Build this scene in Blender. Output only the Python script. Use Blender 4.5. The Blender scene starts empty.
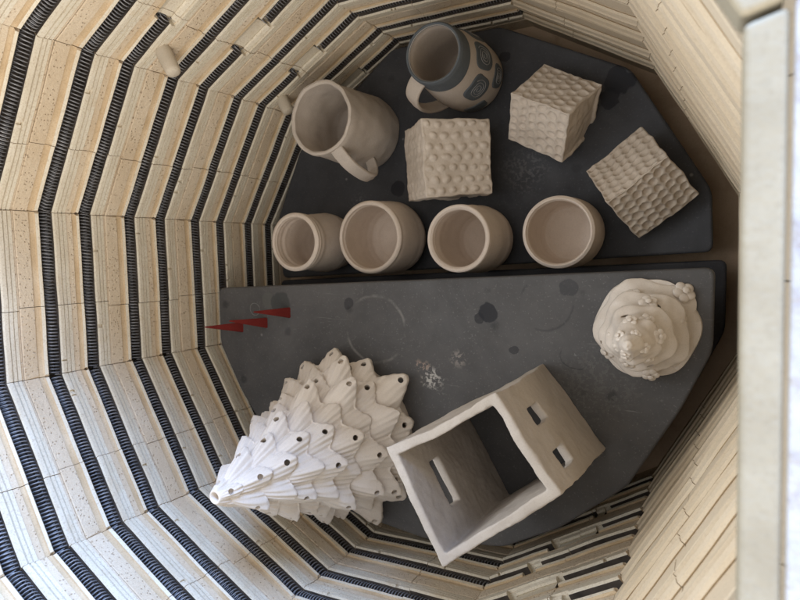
import bpy, bmesh, math, random
from mathutils import Vector, Matrix, noise
PI = math.pi
R_ = math.radians
random.seed(7)
SC = bpy.context.scene
COL = SC.collection

# ------------------------------------------------------------------ camera, world, lights, exposure
CAM = Vector((0.3441, 0.0412, 1.0))
cx_, cy_, cz_ = (Vector((0.880935, 0.0, -0.473237)), Vector((-0.038694, 0.996652, -0.072030)), Vector((0.471652, 0.081765, 0.877985)))
cam = bpy.data.cameras.new('camera')
camo = bpy.data.objects.new('camera', cam); COL.objects.link(camo)
camo.matrix_world = Matrix(((cx_.x, cy_.x, cz_.x, CAM.x), (cx_.y, cy_.y, cz_.y, CAM.y), (cx_.z, cy_.z, cz_.z, CAM.z), (0, 0, 0, 1)))
cam.sensor_width = 36; cam.lens = 36 * 607.93 / 800
cam.clip_start = 0.01; cam.clip_end = 60
cam.dof.use_dof = True; cam.dof.focus_distance = 0.62; cam.dof.aperture_fstop = 13.0
SC.camera = camo

w = bpy.data.worlds.new('World'); SC.world = w; w.use_nodes = True
nt = w.node_tree; nt.nodes.clear()
wo = nt.nodes.new('ShaderNodeOutputWorld'); bg = nt.nodes.new('ShaderNodeBackground')
nt.links.new(bg.outputs[0], wo.inputs[0])
bg.inputs[0].default_value = (1.0, 0.975, 0.95, 1); bg.inputs[1].default_value = 0.96

def area(name, loc, target, size, power, col, sy=None):
    l = bpy.data.lights.new(name, 'AREA'); l.energy = power; l.color = col; l.size = size
    if sy: l.shape = 'RECTANGLE'; l.size_y = sy
    o = bpy.data.objects.new(name, l); COL.objects.link(o); o.location = loc
    o.rotation_euler = (Vector(target) - Vector(loc)).to_track_quat('-Z', 'Y').to_euler()
    return o
area('daylight_doorway', (0.85, 2.25, 1.60), (-0.1, -0.2, 0.6), 1.2, 195, (0.34, 0.55, 1.0))
area('room_light', (1.35, -1.5, 1.75), (-0.2, 0.15, 0.6), 1.5, 40, (1.0, 0.90, 0.76))
area('left_fill_light', (-1.7, 0.2, 1.9), (0.3, -0.05, 0.6), 1.6, 34, (0.85, 0.92, 1.0))  # unseen cool fill from the left, added to brighten the right-hand walls
SC.view_settings.view_transform = 'Standard'; SC.view_settings.look = 'None'
SC.view_settings.exposure = 0.32; SC.view_settings.gamma = 1.0
SC.render.engine = 'CYCLES'
SC.cycles.max_bounces = 8; SC.cycles.diffuse_bounces = 5

# ------------------------------------------------------------------ helpers
def tag(o, label=None, cat=None, group=None, kind=None):
    if label: o['label'] = label
    if cat: o['category'] = cat
    if group: o['group'] = group
    if kind: o['kind'] = kind
    return o
def empty(name, loc=(0, 0, 0)):
    o = bpy.data.objects.new(name, None); COL.objects.link(o); o.location = loc; o.empty_display_size = .02
    return o
def link(name, me, mats=None, parent=None, smooth=False):
    o = bpy.data.objects.new(name, me); COL.objects.link(o)
    if mats:
        for m in (mats if isinstance(mats, (list, tuple)) else [mats]): me.materials.append(m)
    if smooth:
        me.polygons.foreach_set('use_smooth', [True] * len(me.polygons))
    if parent:
        o.parent = parent; o.matrix_parent_inverse = Matrix.Translation(-parent.location)
    me.update()
    return o
def mesh_of(vs, fs, name='m'):
    me = bpy.data.meshes.new(name); me.from_pydata([tuple(v) for v in vs], [], fs); me.update(); return me
def nz(p, s=1.0, seed=0.0):
    return noise.noise(Vector(p) * s + Vector((seed, seed * 1.7, -seed)))
def evaluated(o):
    dg = bpy.context.evaluated_depsgraph_get(); dg.update()
    me = bpy.data.meshes.new_from_object(o.evaluated_get(dg)); return me
def recalc(me):
    bm = bmesh.new(); bm.from_mesh(me); bmesh.ops.recalc_face_normals(bm, faces=bm.faces); bm.to_mesh(me); bm.free()
def tube(pts, r, seg=8, closed=False, caps=True, sx=None):
    """swept tube; r number or list"""
    n = len(pts); vs = []; fs = []
    pts = [Vector(p) for p in pts]
    up = None
    for i, p in enumerate(pts):
        a = pts[(i - 1) % n] if (closed or i > 0) else p
        b = pts[(i + 1) % n] if (closed or i < n - 1) else p
        t = (b - a).normalized()
        if up is None:
            up = t.orthogonal().normalized()
        up = (up - t * up.dot(t)).normalized(); s = t.cross(up)
        rr = r[i] if isinstance(r, (list, tuple)) else r
        for k in range(seg):
            an = 2 * PI * k / seg
            vs.append(p + up * math.cos(an) * rr + s * math.sin(an) * rr)
    m = n if closed else n - 1
    for i in range(m):
        j = (i + 1) % n
        for k in range(seg):
            l = (k + 1) % seg
            fs.append((i * seg + k, i * seg + l, j * seg + l, j * seg + k))
    if caps and not closed:
        fs.append(tuple(reversed(range(seg)))); fs.append(tuple((n - 1) * seg + k for k in range(seg)))
    return vs, fs
class MB:
    def __init__(s): s.v = []; s.f = []
    def add(s, vf):
        o = len(s.v); s.v += list(vf[0]); s.f += [tuple(i + o for i in q) for q in vf[1]]; return s
    def me(s, name='m'): return mesh_of(s.v, s.f, name)

# ------------------------------------------------------------------ materials
class NT:
    def __init__(s, name, rough=.8, spec=.3):
        s.m = bpy.data.materials.new(name); s.m.use_nodes = True
        s.t = s.m.node_tree; s.b = s.t.nodes['Principled BSDF']
        s.b.inputs['Roughness'].default_value = rough
        s.b.inputs['Specular IOR Level'].default_value = spec
        s.co = s.t.nodes.new('ShaderNodeTexCoord').outputs['Object']
    def n(s, ty, **k):
        nd = s.t.nodes.new('ShaderNode' + ty)
        for a, v in k.items():
            if a in nd.inputs: nd.inputs[a].default_value = v
            else: setattr(nd, a, v)
        return nd
    def l(s, a, b): s.t.links.new(a, b)
    def noise(s, scale, detail=4, rough=.55, vec=None, out='Fac', dist=0):
        nd = s.n('TexNoise'); nd.inputs['Scale'].default_value = scale; nd.inputs['Detail'].default_value = detail
        nd.inputs['Roughness'].default_value = rough; nd.inputs['Distortion'].default_value = dist
        s.l(vec or s.co, nd.inputs['Vector']); return nd.outputs[out]
    def ramp(s, fac, stops, interp='LINEAR'):
        nd = s.n('ValToRGB'); cr = nd.color_ramp; cr.interpolation = interp
        while len(cr.elements) < len(stops): cr.elements.new(.5)
        for e, (p, c) in zip(cr.elements, stops):
            e.position = p; e.color = (c, c, c, 1) if not isinstance(c, (tuple, list)) else (*c, 1)
        s.l(fac, nd.inputs[0]); return nd.outputs[0]
    def mix(s, fac, a, b, mode='MIX'):
        nd = s.n('Mix'); nd.data_type = 'RGBA'; nd.blend_type = mode
        for sock, v in ((nd.inputs[0], fac), (nd.inputs[6], a), (nd.inputs[7], b)):
            if hasattr(v, 'node'): s.l(v, sock)
            elif isinstance(v, (tuple, list)): sock.default_value = (*v, 1)
            else: sock.default_value = v
        return nd.outputs[2]
    def math(s, op, a, b=None, clamp=False):
        nd = s.n('Math'); nd.operation = op; nd.use_clamp = clamp
        for i, v in enumerate((a, b)):
            if v is None: continue
            if hasattr(v, 'node'): s.l(v, nd.inputs[i])
            else: nd.inputs[i].default_value = v
        return nd.outputs[0]
    def col(s, c):
        if hasattr(c, 'node'): s.l(c, s.b.inputs['Base Color'])
        else: s.b.inputs['Base Color'].default_value = (*c, 1)
    def bump(s, h, strength=.3, dist=.001, prev=None):
        nd = s.n('Bump'); nd.inputs['Strength'].default_value = strength; nd.inputs['Distance'].default_value = dist
        s.l(h, nd.inputs['Height'])
        if prev: s.l(prev, nd.inputs['Normal'])
        s.l(nd.outputs[0], s.b.inputs['Normal']); return nd.outputs[0]

def mat_brick_rough():
    m = NT('speckled_firebrick', .95, .1)
    big = m.noise(9, 3)
    base = m.ramp(big, [(.3, (.63, .51, .365)), (.55, (.71, .60, .455)), (.8, (.77, .68, .55))])
    v = m.n('TexVoronoi'); v.inputs['Scale'].default_value = 330; v.inputs['Randomness'].default_value = 1; m.l(m.co, v.inputs['Vector'])
    sel = m.ramp(v.outputs['Color'], [(.50, 0.0), (.56, 1.0)])
    pit = m.math('MULTIPLY', m.ramp(v.outputs['Distance'], [(.10, 1.0), (.36, 0.0)]), sel)
    c = m.mix(m.math('MULTIPLY', pit, .6), base, (.40, .27, .16))
    fine = m.noise(900, 2)
    c = m.mix(m.ramp(fine, [(.35, .35), (.6, 0.0)]), c, (.46, .33, .20))
    iron = m.n('TexVoronoi'); iron.inputs['Scale'].default_value = 60; m.l(m.co, iron.inputs['Vector'])
    ironsel = m.ramp(iron.outputs['Color'], [(.78, 0.0), (.8, 1.0)])
    im = m.math('MULTIPLY', m.ramp(iron.outputs['Distance'], [(.05, 1.0), (.11, 0.0)]), ironsel)
    c = m.mix(m.math('MULTIPLY', im, .8), c, (.12, .06, .03))
    m.col(c)
    h = m.math('SUBTRACT', m.noise(260, 4), m.math('MULTIPLY', pit, 1.2))
    m.bump(h, .7, .0012)
    return m.m
def mat_brick_coat():
    m = NT('smooth_brick_coating', .85, .2)
    st = m.n('Mapping'); st.inputs['Scale'].default_value = (1, 1, 3); m.l(m.co, st.inputs['Vector'])
    s = m.noise(22, 4, vec=st.outputs[0])
    base = m.ramp(s, [(.25, (.68, .60, .47)), (.5, (.74, .67, .54)), (.75, (.79, .73, .61))])
    c = m.mix(m.ramp(m.noise(500, 2), [(.3, .4), (.5, 0.0)]), base, (.42, .31, .19))
    c = m.mix(m.ramp(m.noise(35, 5), [(.60, 0.0), (.75, .4)]), c, (.60, .46, .29))
    m.col(c)
    m.bump(m.noise(180, 4), .35, .001)
    return m.m
def mat_lip():
    m = NT('tan_brick_lip', .9, .15)
    s = m.noise(26, 4)
    c = m.ramp(s, [(.25, (.50, .37, .225)), (.5, (.61, .47, .305)), (.75, (.69, .57, .41))])
    m.col(m.mix(m.ramp(m.noise(600, 2), [(.3, .35), (.5, 0.0)]), c, (.36, .23, .12)))
    m.bump(m.noise(160, 4), .3, .001)
    return m.m
def mat_coil():
    m = NT('oxidised_coil_wire', .5, .5)
    m.col(m.ramp(m.noise(60, 3), [(.3, (.16, .16, .17)), (.7, (.36, .36, .38))]))
    m.b.inputs['Metallic'].default_value = .3
    return m.m
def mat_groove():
    m = NT('shaded_groove_brick', .95, .1)
    m.col(m.ramp(m.noise(60, 3), [(.3, (.055, .047, .04)), (.7, (.11, .09, .075))]))  # groove shade painted into the brick colour, near-black gaps behind the coil wire
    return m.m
def mat_dark_steel():
    m = NT('brushed_steel_jacket', .35, .5); m.b.inputs['Metallic'].default_value = 1
    m.col(m.ramp(m.noise(8, 3), [(.3, (.45, .46, .48)), (.7, (.6, .61, .62))])); return m.m

def mat_shelf(name, base_a, base_b, spots, rim=None):
    m = NT(name, .62, .35)
    nd = m.noise(14, 6, .65)
    c = m.ramp(nd, [(.28, base_a), (.72, base_b)])
    # fine specks: dark and pale
    c = m.mix(m.ramp(m.noise(420, 2), [(.62, 0.0), (.72, .35)]), c, tuple(x * 2.2 for x in base_b))
    v = m.n('TexVoronoi'); v.inputs['Scale'].default_value = 38; m.l(m.co, v.inputs['Vector'])
    sel = m.ramp(v.outputs['Color'], [(.72, 0.0), (.75, 1.0)])
    dot = m.math('MULTIPLY', m.ramp(v.outputs['Distance'], [(.04, 1.0), (.10, 0.0)]), sel)
    c = m.mix(m.math('MULTIPLY', dot, .5), c, (.34, .33, .32))
    v2 = m.n('TexVoronoi'); v2.inputs['Scale'].default_value = 27; m.l(m.co, v2.inputs['Vector'])
    sel2 = m.ramp(v2.outputs['Color'], [(.68, 0.0), (.72, 1.0)])
    wn = m.noise(90, 3)
    dot2 = m.math('MULTIPLY', m.ramp(m.math('ADD', v2.outputs['Distance'], m.math('MULTIPLY', wn, .25)), [(.24, 1.0), (.33, 0.0)]), sel2)
    c = m.mix(m.math('MULTIPLY', dot2, .5), c, (.02, .021, .024))
    # large cloudy worn patches
    c = m.mix(m.ramp(m.noise(5, 5, .7, dist=.6), [(.5, 0.0), (.75, .35)]), c, tuple(x * 1.7 for x in base_b))
    # chalky scratches
    mp = m.n('Mapping'); mp.inputs['Scale'].default_value = (3, 60, 1); mp.inputs['Rotation'].default_value = (0, 0, .6); m.l(m.co, mp.inputs['Vector'])
    sc_ = m.math('MULTIPLY', m.ramp(m.noise(5, 4, vec=mp.outputs[0]), [(.66, 0.0), (.72, 1.0)]), m.ramp(m.noise(11, 3), [(.52, 0.0), (.62, .35)]))
    c = m.mix(sc_, c, (.30, .29, .28))
    dn = m.n('TexNoise'); dn.inputs['Scale'].default_value = 45; dn.inputs['Detail'].default_value = 5; m.l(m.co, dn.inputs['Vector'])
    sub = m.n('VectorMath'); sub.operation = 'SUBTRACT'; m.l(dn.outputs['Color'], sub.inputs[0]); sub.inputs[1].default_value = (.5, .5, .5)
    for (x, y, r, col, kind, amt, wob) in spots:
        sca = m.n('VectorMath'); sca.operation = 'SCALE'; m.l(sub.outputs[0], sca.inputs[0]); sca.inputs['Scale'].default_value = wob * 1.9
        ad = m.n('VectorMath'); ad.operation = 'ADD'; m.l(m.co, ad.inputs[0]); m.l(sca.outputs[0], ad.inputs[1])
        fl = m.n('VectorMath'); fl.operation = 'MULTIPLY'; m.l(ad.outputs[0], fl.inputs[0]); fl.inputs[1].default_value = (1, 1, 0)
        ds = m.n('VectorMath'); ds.operation = 'DISTANCE'; m.l(fl.outputs[0], ds.inputs[0]); ds.inputs[1].default_value = (x, y, 0)
        d = ds.outputs['Value']
        if kind == 'disc': f = m.ramp(m.math('DIVIDE', d, r * 2), [(.47, amt), (.53, 0.0)])
        elif kind == 'ring': f = m.ramp(m.math('DIVIDE', d, r * 2), [(.47, 0.0), (.495, amt), (.505, amt), (.53, 0.0)])
        else:  # crumbs
            f = m.math('MULTIPLY', m.ramp(m.math('DIVIDE', d, r * 2), [(.2, amt), (.55, 0.0)]), m.ramp(m.noise(230, 3), [(.5, 0.0), (.58, 1.0)]))
        if kind == 'ring': f = m.math('MULTIPLY', f, m.ramp(m.noise(30, 4), [(.45, 0.0), (.6, 1.0)]))
        c = m.mix(f, c, col)
    m.col(c)
    m.l(m.ramp(m.noise(20, 4), [(.3, .5), (.7, .75)]), m.b.inputs['Roughness'])
    m.bump(m.noise(220, 4), .25, .0006)
    return m.m

def mat_clay(name, ca, cb, stain=None, rough=.85, fine=.35, sc=18, spec=.2):
    m = NT(name, rough, spec)
    c = m.ramp(m.noise(sc, 5, .6), [(.3, ca), (.7, cb)])
    c = m.mix(m.ramp(m.noise(700, 2), [(.3, .25), (.5, 0.0)]), c, tuple(x * .72 for x in ca))
    if stain: c = m.mix(m.ramp(m.noise(sc * 1.3, 5, .65, dist=.4), [(.52, 0.0), (.75, .6)]), c, stain)
    m.col(c)
    m.bump(m.math('ADD', m.noise(450, 3), m.math('MULTIPLY', m.noise(90, 3), 1.5)), fine, .0006)
    return m.m
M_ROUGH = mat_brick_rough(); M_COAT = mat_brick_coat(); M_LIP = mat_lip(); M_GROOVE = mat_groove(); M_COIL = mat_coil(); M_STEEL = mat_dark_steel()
WHITE = (.45, .43, .40); BLK = (.012, .013, .018)
M_SH_FRONT = mat_shelf('front_shelf_silicon_carbide', (.072, .070, .070), (.110, .106, .105), [
    (.097, -.033, .0125, BLK, 'disc', .85, .006), (.085, -.041, .007, BLK, 'disc', .7, .006),
    (.024, -.118, .016, WHITE, 'crumb', 1.0, .012), (.010, -.105, .012, (.36, .27, .22), 'crumb', .9, .012),
    (-.058, -.062, .044, WHITE, 'ring', .28, .002), (-.237, -.031, .012, (.12, .12, .11), 'disc', .6, .004),
    (-.262, -.045, .009, (.28, .28, .27), 'ring', .8, .003), (-.215, -.035, .017, (.05, .055, .055), 'disc', .7, .006),
    (.165, -.02, .03, BLK, 'ring', .35, .004), (.199, -.075, .016, BLK, 'ring', .6, .004), (.199, -.075, .004, (.2, .2, .2), 'crumb', .8, .004),
    (.226, -.105, .05, (.16, .16, .15), 'crumb', .35, .01), (.19, -.0, .01, BLK, 'disc', .5, .006), (.13, -.075, .006, BLK, 'disc', .6, .006),
    (-.10, -.03, .008, BLK, 'disc', .55, .007), (.06, -.09, .012, (.34, .3, .27), 'crumb', .6, .01)])
M_SH_BACK = mat_shelf('back_shelf_silicon_carbide', (.031, .032, .036), (.058, .059, .065), [
    (.218, .25, .017, BLK, 'disc', .9, .016), (.205, .232, .013, BLK, 'disc', .85, .014), (-.094, .133, .012, BLK, 'disc', .9, .006),
    (.07, .30, .008, BLK, 'disc', .7, .008), (-.16, .11, .02, (.2, .2, .2), 'crumb', .4, .01), (.1, .15, .035, (.2, .2, .2), 'crumb', .3, .01)])
M_SH_LOW = mat_shelf('lower_shelf_silicon_carbide', (.022, .022, .026), (.04, .04, .045), [])
M_CUP = mat_clay('pink_beige_stoneware', (.61, .515, .43), (.71, .61, .52), stain=(.55, .45, .37), rough=.8)
M_MUG = mat_clay('dry_grey_beige_clay', (.48, .42, .36), (.60, .53, .465), stain=(.38, .33, .29))
M_MUG2 = mat_clay('smooth_beige_clay', (.47, .405, .345), (.56, .49, .42))
M_BLUE = mat_clay('slate_blue_underglaze', (.090, .103, .115), (.135, .15, .162), rough=.75)
M_LINE = mat_clay('scratched_pale_line', (.27, .27, .27), (.36, .35, .34))
M_CUBE = mat_clay('dotted_beige_clay', (.58, .50, .415), (.69, .605, .515), stain=(.48, .40, .325))
M_CUBE2 = mat_clay('dotted_tan_clay', (.47, .395, .315), (.57, .485, .395), stain=(.39, .32, .25))
M_BOX = mat_clay('handbuilt_box_clay', (.46, .405, .35), (.58, .52, .455), stain=(.39, .33, .265), sc=10)
M_TREE = mat_clay('white_bisque', (.72, .635, .545), (.80, .72, .63), rough=.75, fine=.12)
M_STREE = mat_clay('cream_bisque_satin', (.66, .585, .505), (.76, .69, .61), rough=.32, fine=.12, spec=.4)
M_PLUG = mat_clay('smooth_ceramic_plug', (.50, .43, .33), (.60, .53, .43), rough=.7)
M_RED = mat_clay('red_cone_clay', (.16, .020, .017), (.24, .032, .026), rough=.8)
M_GROUND = mat_clay('grey_concrete', (.22, .21, .2), (.34, .33, .31), sc=3)
M_COPE = mat_clay('pale_rim_cement', (.27, .235, .17), (.35, .315, .24), sc=30)
M_RIMB = mat_clay('white_speckled_rim_brick', (.36, .36, .365), (.46, .455, .455), stain=(.20, .17, .18), sc=70, fine=.9)
M_TAN = mat_clay('smooth_tan_brick', (.60, .49, .345), (.68, .58, .44), sc=9)
M_FLOORB = mat_clay('kiln_floor_brick', (.46, .34, .235), (.60, .46, .33), stain=(.34, .24, .16), sc=12)

# ------------------------------------------------------------------ kiln
A0 = R_(106.699)
RAD = .3715; APO = RAD * math.cos(PI / 12); TAN = math.tan(PI / 12)
RIM = .803; FLOOR = .115
# (depth t inside one brick course, inward offset, material of the segment that STARTS here) in mm; 0 rough 1 coat 2 lip 3 groove
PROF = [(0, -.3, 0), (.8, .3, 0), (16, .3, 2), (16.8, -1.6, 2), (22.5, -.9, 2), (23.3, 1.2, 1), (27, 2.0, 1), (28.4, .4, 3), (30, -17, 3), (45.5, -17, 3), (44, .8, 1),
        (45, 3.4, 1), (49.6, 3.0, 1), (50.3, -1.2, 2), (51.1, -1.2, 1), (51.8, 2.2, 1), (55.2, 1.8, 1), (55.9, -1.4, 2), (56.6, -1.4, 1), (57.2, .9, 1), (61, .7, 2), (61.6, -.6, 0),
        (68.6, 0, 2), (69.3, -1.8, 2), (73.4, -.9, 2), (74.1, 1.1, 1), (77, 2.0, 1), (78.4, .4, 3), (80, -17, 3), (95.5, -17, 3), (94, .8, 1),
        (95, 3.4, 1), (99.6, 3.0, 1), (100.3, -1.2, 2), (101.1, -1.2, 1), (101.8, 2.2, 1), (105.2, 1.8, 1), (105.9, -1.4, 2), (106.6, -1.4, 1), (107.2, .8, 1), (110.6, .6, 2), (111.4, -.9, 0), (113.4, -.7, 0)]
G1 = (5, 12); G2 = (25, 32)     # profile index ranges round the two grooves
def variant(kind, which):
    out = [list(p) for p in PROF]
    for gi, g in enumerate((G1, G2)):
        if gi not in which: continue
        for i in range(g[0], g[1] + 1):
            t, o, m_ = out[i]
            if kind == 'notch': out[i][1] = min(o, -11) if o > -14 else o
            elif kind == 'filler': out[i][1] = {g[0]: -1.5, g[0] + 1: -3.2, g[0] + 2: -3.6, g[0] + 3: -4.2, g[0] + 4: -4.4, g[0] + 5: -3.2, g[0] + 6: -.8, g[0] + 7: 0.6}[i]; out[i][2] = 1
            elif kind == 'chip': out[i][1] = o - 2.6 if o > 1.5 and i > g[0] + 2 else o
    return out
# sections along one facet: list of (s in mm, variant key) per course
def course_sections(k, ci, rnd):
    joint = 19 if (ci % 2 == 0) else 14
    joint += rnd.uniform(-2, 2)
    ev = []                                           # (s0, s1, kind, which)
    if k == 0:
        ev += [(21, 26, 'notch', (1,)), (-24, 21, 'filler', (1,)), (-29, -24, 'notch', (1,))]
    if k == 6:
        sh = (ci % 2) * 22
        ev += [(-46 + sh, -36 + sh, 'notch', (1,)), (-36 + sh, 14 + sh, 'filler', (1,)), (14 + sh, 23 + sh, 'notch', (1,)),
               (-20 - sh, -12 - sh, 'notch', (0,)), (-12 - sh, 34 - sh, 'filler', (0,)), (34 - sh, 43 - sh, 'notch', (0,))]
    if k in (7, 8, 9, 10):
        ev = [(-200, 200, 'filler', (0, 1))]
    else:
        for c in range(3):
            a = rnd.uniform(-85, 80); w_ = rnd.uniform(1.5, 5)
            if all(a + w_ < e[0] - 1 or a > e[1] + 1 for e in ev): ev.append((a, a + w_, 'chip', (rnd.choice((0, 1)),)))
    return joint, ev
panel_defs = []
def facet_frame(k):
    th = A0 + (k + .5) * PI / 6
    return Vector((math.cos(th), math.sin(th), 0)), Vector((-math.sin(th), math.cos(th), 0))
def build_panel(k):
    rnd = random.Random(k * 13 + 5)
    nrm, tan = facet_frame(k)
    V = []; F = []; MI = []
    courses = [(.487 + .114 * 2, 0), (.487 + .114, 1), (.487, 2), (.487 - .114, 3), (.487 - .228, 4)]
    for ztop, ci in courses:
        joint, ev = course_sections(k, ci, rnd)
        for side in (0, 1):
            lo = -1e9 if side == 0 else joint + .35
            hi = joint - .35 if side == 0 else 1e9
            doff = rnd.uniform(-.7, .7) * (.25 if k in (7, 8, 9, 10) else 1); dz = rnd.uniform(-.25, .25)
            cuts = []                                   # (s, kind, which)
            L = APO * 1000 * TAN
            s0 = max(lo, -L); s1 = min(hi, L)
            pts = [s0 + (s1 - s0) * i / 9 for i in range(10)]
            secs = []
            def kind_at(s):
                for a, b, kd, wh in ev:
                    if a <= s < b: return (kd, wh)
                return ('n', ())
            bounds = sorted({b for e in ev for b in e[:2] if s0 < b < s1})
            allp = sorted(set(pts) | set(bounds))
            for i, s in enumerate(allp):
                if s in bounds:
                    secs.append((s, kind_at(s - .01))); secs.append((s, kind_at(s + .01)))
                else: secs.append((s, kind_at(s)))
            base = len(V); cnt = len(PROF) + 2
            for si, (s, kd) in enumerate(secs):
                prof = PROF if kd[0] == 'n' else variant(*kd)
                for pi, (t, off, mi) in enumerate(prof):
                    off = off + doff
                    r = APO - off * .001
                    ss = s
                    lim = r * 1000 * TAN - .35
                    if mi in (2, 1) and off > .5 and PROF[pi][0] < 30 or (mi == 1 and 66 < t < 79): lim -= 1.6
                    ss = max(-lim, min(lim, s))
                    if side == 0 and si == 0: ss = -lim
                    if side == 1 and si == len(secs) - 1: ss = lim
                    p = nrm * r + tan * (ss * .001)
                    z = ztop - t * .001 + dz * .001
                    q = Vector((p.x, p.y, z))
                    d = nz(q, 28, k * 3.1) * .0007 + nz(q, 9, k) * .0008
                    if off > -8: q -= nrm * d
                    q.z += nz(q, 14, 9 + k) * .0007
                    if q.z > RIM: q.z = RIM + (q.z - RIM) * .0001
                    V.append(q)
                for t, zz in ((113.4, 0), (0, 0)):
                    rb = APO + .064
                    lim = rb * 1000 * TAN
                    ss = s
                    if side == 0 and si == 0: ss = -lim
                    if side == 1 and si == len(secs) - 1: ss = lim
                    p = nrm * rb + tan * (ss * .001)
                    z = min(ztop - t * .001, RIM)
                    V.append(Vector((p.x, p.y, z)))
            for si in range(len(secs) - 1):
                for j in range(cnt):
                    j2 = (j + 1) % cnt
                    F.append((base + si * cnt + j, base + si * cnt + j2, base + (si + 1) * cnt + j2, base + (si + 1) * cnt + j))
                    kd = secs[si + 1][1] if secs[si][0] == secs[si + 1][0] else secs[si][1]
                    prof = PROF if kd[0] == 'n' else variant(*kd)
                    MI.append(prof[j][2] if j < len(PROF) else 0)
            F.append(tuple(base + j for j in range(cnt))); MI.append(0)
            F.append(tuple(reversed([base + (len(secs) - 1) * cnt + j for j in range(cnt)]))); MI.append(0)
    # plain lower course down to the floor
    base = len(V)
    zt = .487 - .342 - .0006
    for (r, s) in ((APO, 1), (APO, -1), (APO + .064, -1), (APO + .064, 1)):
        for z in (FLOOR - .03, zt):
            p = nrm * r + tan * (s * (r * TAN - .0003)); V.append(Vector((p.x, p.y, z)))
    for a in range(4):
        b = (a + 1) % 4
        F.append((base + a * 2, base + b * 2, base + b * 2 + 1, base + a * 2 + 1)); MI.append(0)
    F.append(tuple(base + a * 2 + 1 for a in range(4))); MI.append(0)
    # drop degenerate band above the rim
    me = mesh_of(V, F, 'wall_panel')
    me.polygons.foreach_set('material_index', MI)
    bm = bmesh.new(); bm.from_mesh(me)
    dead = [f for f in bm.faces if all(v.co.z > RIM - .0002 for v in f.verts) and abs(f.normal.z) < .5]
    bmesh.ops.recalc_face_normals(bm, faces=bm.faces)
    bm.to_mesh(me); bm.free()
    return me
kiln = empty('kiln', (0, 0, FLOOR - .03))
tag(kiln, 'twelve-sided electric kiln of cream firebrick with dark coils in its grooves, seen from above', 'kiln')
for k in range(12):
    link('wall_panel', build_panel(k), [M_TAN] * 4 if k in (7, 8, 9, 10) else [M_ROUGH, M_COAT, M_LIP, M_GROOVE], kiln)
# rim: smooth inner coping strip and rough outer brick top
def ngon_ring(r0, r1, z0, z1, gap=.0004, rnd=None):
    mb = MB()
    for k in range(12):
        nrm, tan = facet_frame(k)
        vs = []
        for r in (r0, r1):
            for s in (-1, 1):
                for z in (z0, z1):
                    p = nrm * r + tan * (s * (r * TAN - gap)); vs.append(Vector((p.x, p.y, z)))
        fs = [(0, 1, 3, 2), (4, 6, 7, 5), (0, 4, 5, 1), (2, 3, 7, 6), (1, 5, 7, 3), (0, 2, 6, 4)]
        mb.add((vs, fs))
    me = mb.me(); recalc(me); return me
COPE_IN = APO - .0105
def bev(o, wd=.0015, seg=3):
    b = o.modifiers.new('bevel', 'BEVEL'); b.width = wd; b.segments = seg; b.limit_method = 'ANGLE'
    return o
bev(link('rim_coping', ngon_ring(COPE_IN, COPE_IN + .0108, RIM - .016, RIM + .002, .0011), M_COPE, kiln), .0018)
bev(link('rim_brick', ngon_ring(COPE_IN + .0119, APO + .064, RIM + .0003, RIM + .003, .0007), M_RIMB, kiln), .0008, 2)
link('steel_jacket', ngon_ring(APO + .0645, APO + .0665, FLOOR - .03, RIM - .004, 0), M_STEEL, kiln)
# kiln floor slab
def poly_slab(pts, z0, z1):
    n = len(pts); vs = [(x, y, z0) for x, y in pts] + [(x, y, z1) for x, y in pts]
    fs = [tuple(reversed(range(n))), tuple(range(n, 2 * n))] + [(i, (i + 1) % n, n + (i + 1) % n, n + i) for i in range(n)]
    me = mesh_of(vs, fs); recalc(me); return me
link('floor_slab', poly_slab([((APO + .06) / math.cos(PI / 12) * math.cos(A0 + k * PI / 6), (APO + .06) / math.cos(PI / 12) * math.sin(A0 + k * PI / 6)) for k in range(12)], FLOOR - .03 + .0005, FLOOR), M_FLOORB, kiln)
# ground under the kiln
g = link('ground', poly_slab([(-4, -4), (4, -4), (4, 4), (-4, 4)], FLOOR - .08, FLOOR - .03), M_GROUND); tag(g, kind='structure')

# heating elements: helical wire along every groove
def coil_mesh(facets, part0):
    mb = MB()
    pitch = .00405; rw = .00078; rc = .0062
    for k in facets:
        nrm, tan = facet_frame(k)
        r = APO + .0078; L = r * TAN - .001
        spans = [(-L, L)]
        if k == 0 and part0 == 1: spans = [(-L, -.0245)]
        if k == 0 and part0 == 2: spans = [(.0215, L)]
        for a, b in spans:
            turns = (b - a) / pitch; n = int(turns * 11)
            pts = []
            rr = random.Random(k * 5 + int(a * 1e4))
            ph = rr.random() * 6
            for i in range(n + 1):
                u = a + (b - a) * i / n
                an = 2 * PI * turns * i / n + ph
                wob = nz((u * 60, k * 3.3, 1), 1) * .0014
                uu = u + nz((u * 35, k, 7), 1) * .0011
                p = nrm * (r + rc * math.cos(an) * 1.0) + tan * uu
                pts.append((p.x, p.y, rc * 1.08 * math.sin(an) + wob * .5))
            mb.add(tube(pts, rw, 4, caps=False))
    return mb.me('heating_coil')
cm_full = coil_mesh((11, 0, 1, 2, 3, 4, 5), 0); cm_top = coil_mesh((11, 0), 1); cm_left = coil_mesh((0, 1, 2, 3, 4, 5), 2)
for me in (cm_full, cm_top, cm_left):
    me.materials.append(M_COIL); me.polygons.foreach_set('use_smooth', [True] * len(me.polygons))
for ztop in (.487 + .228, .487 + .114, .487, .487 - .114, .487 - .228):
    for j, (t, me) in enumerate(((39.6, cm_full), (89.6, cm_top), (89.6, cm_left))):
        o = bpy.data.objects.new('heating_coil', me); COL.objects.link(o); o.location = (0, 0, ztop - t * .001)
        o.parent = kiln; o.matrix_parent_inverse = Matrix.Translation(-kiln.location)

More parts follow.
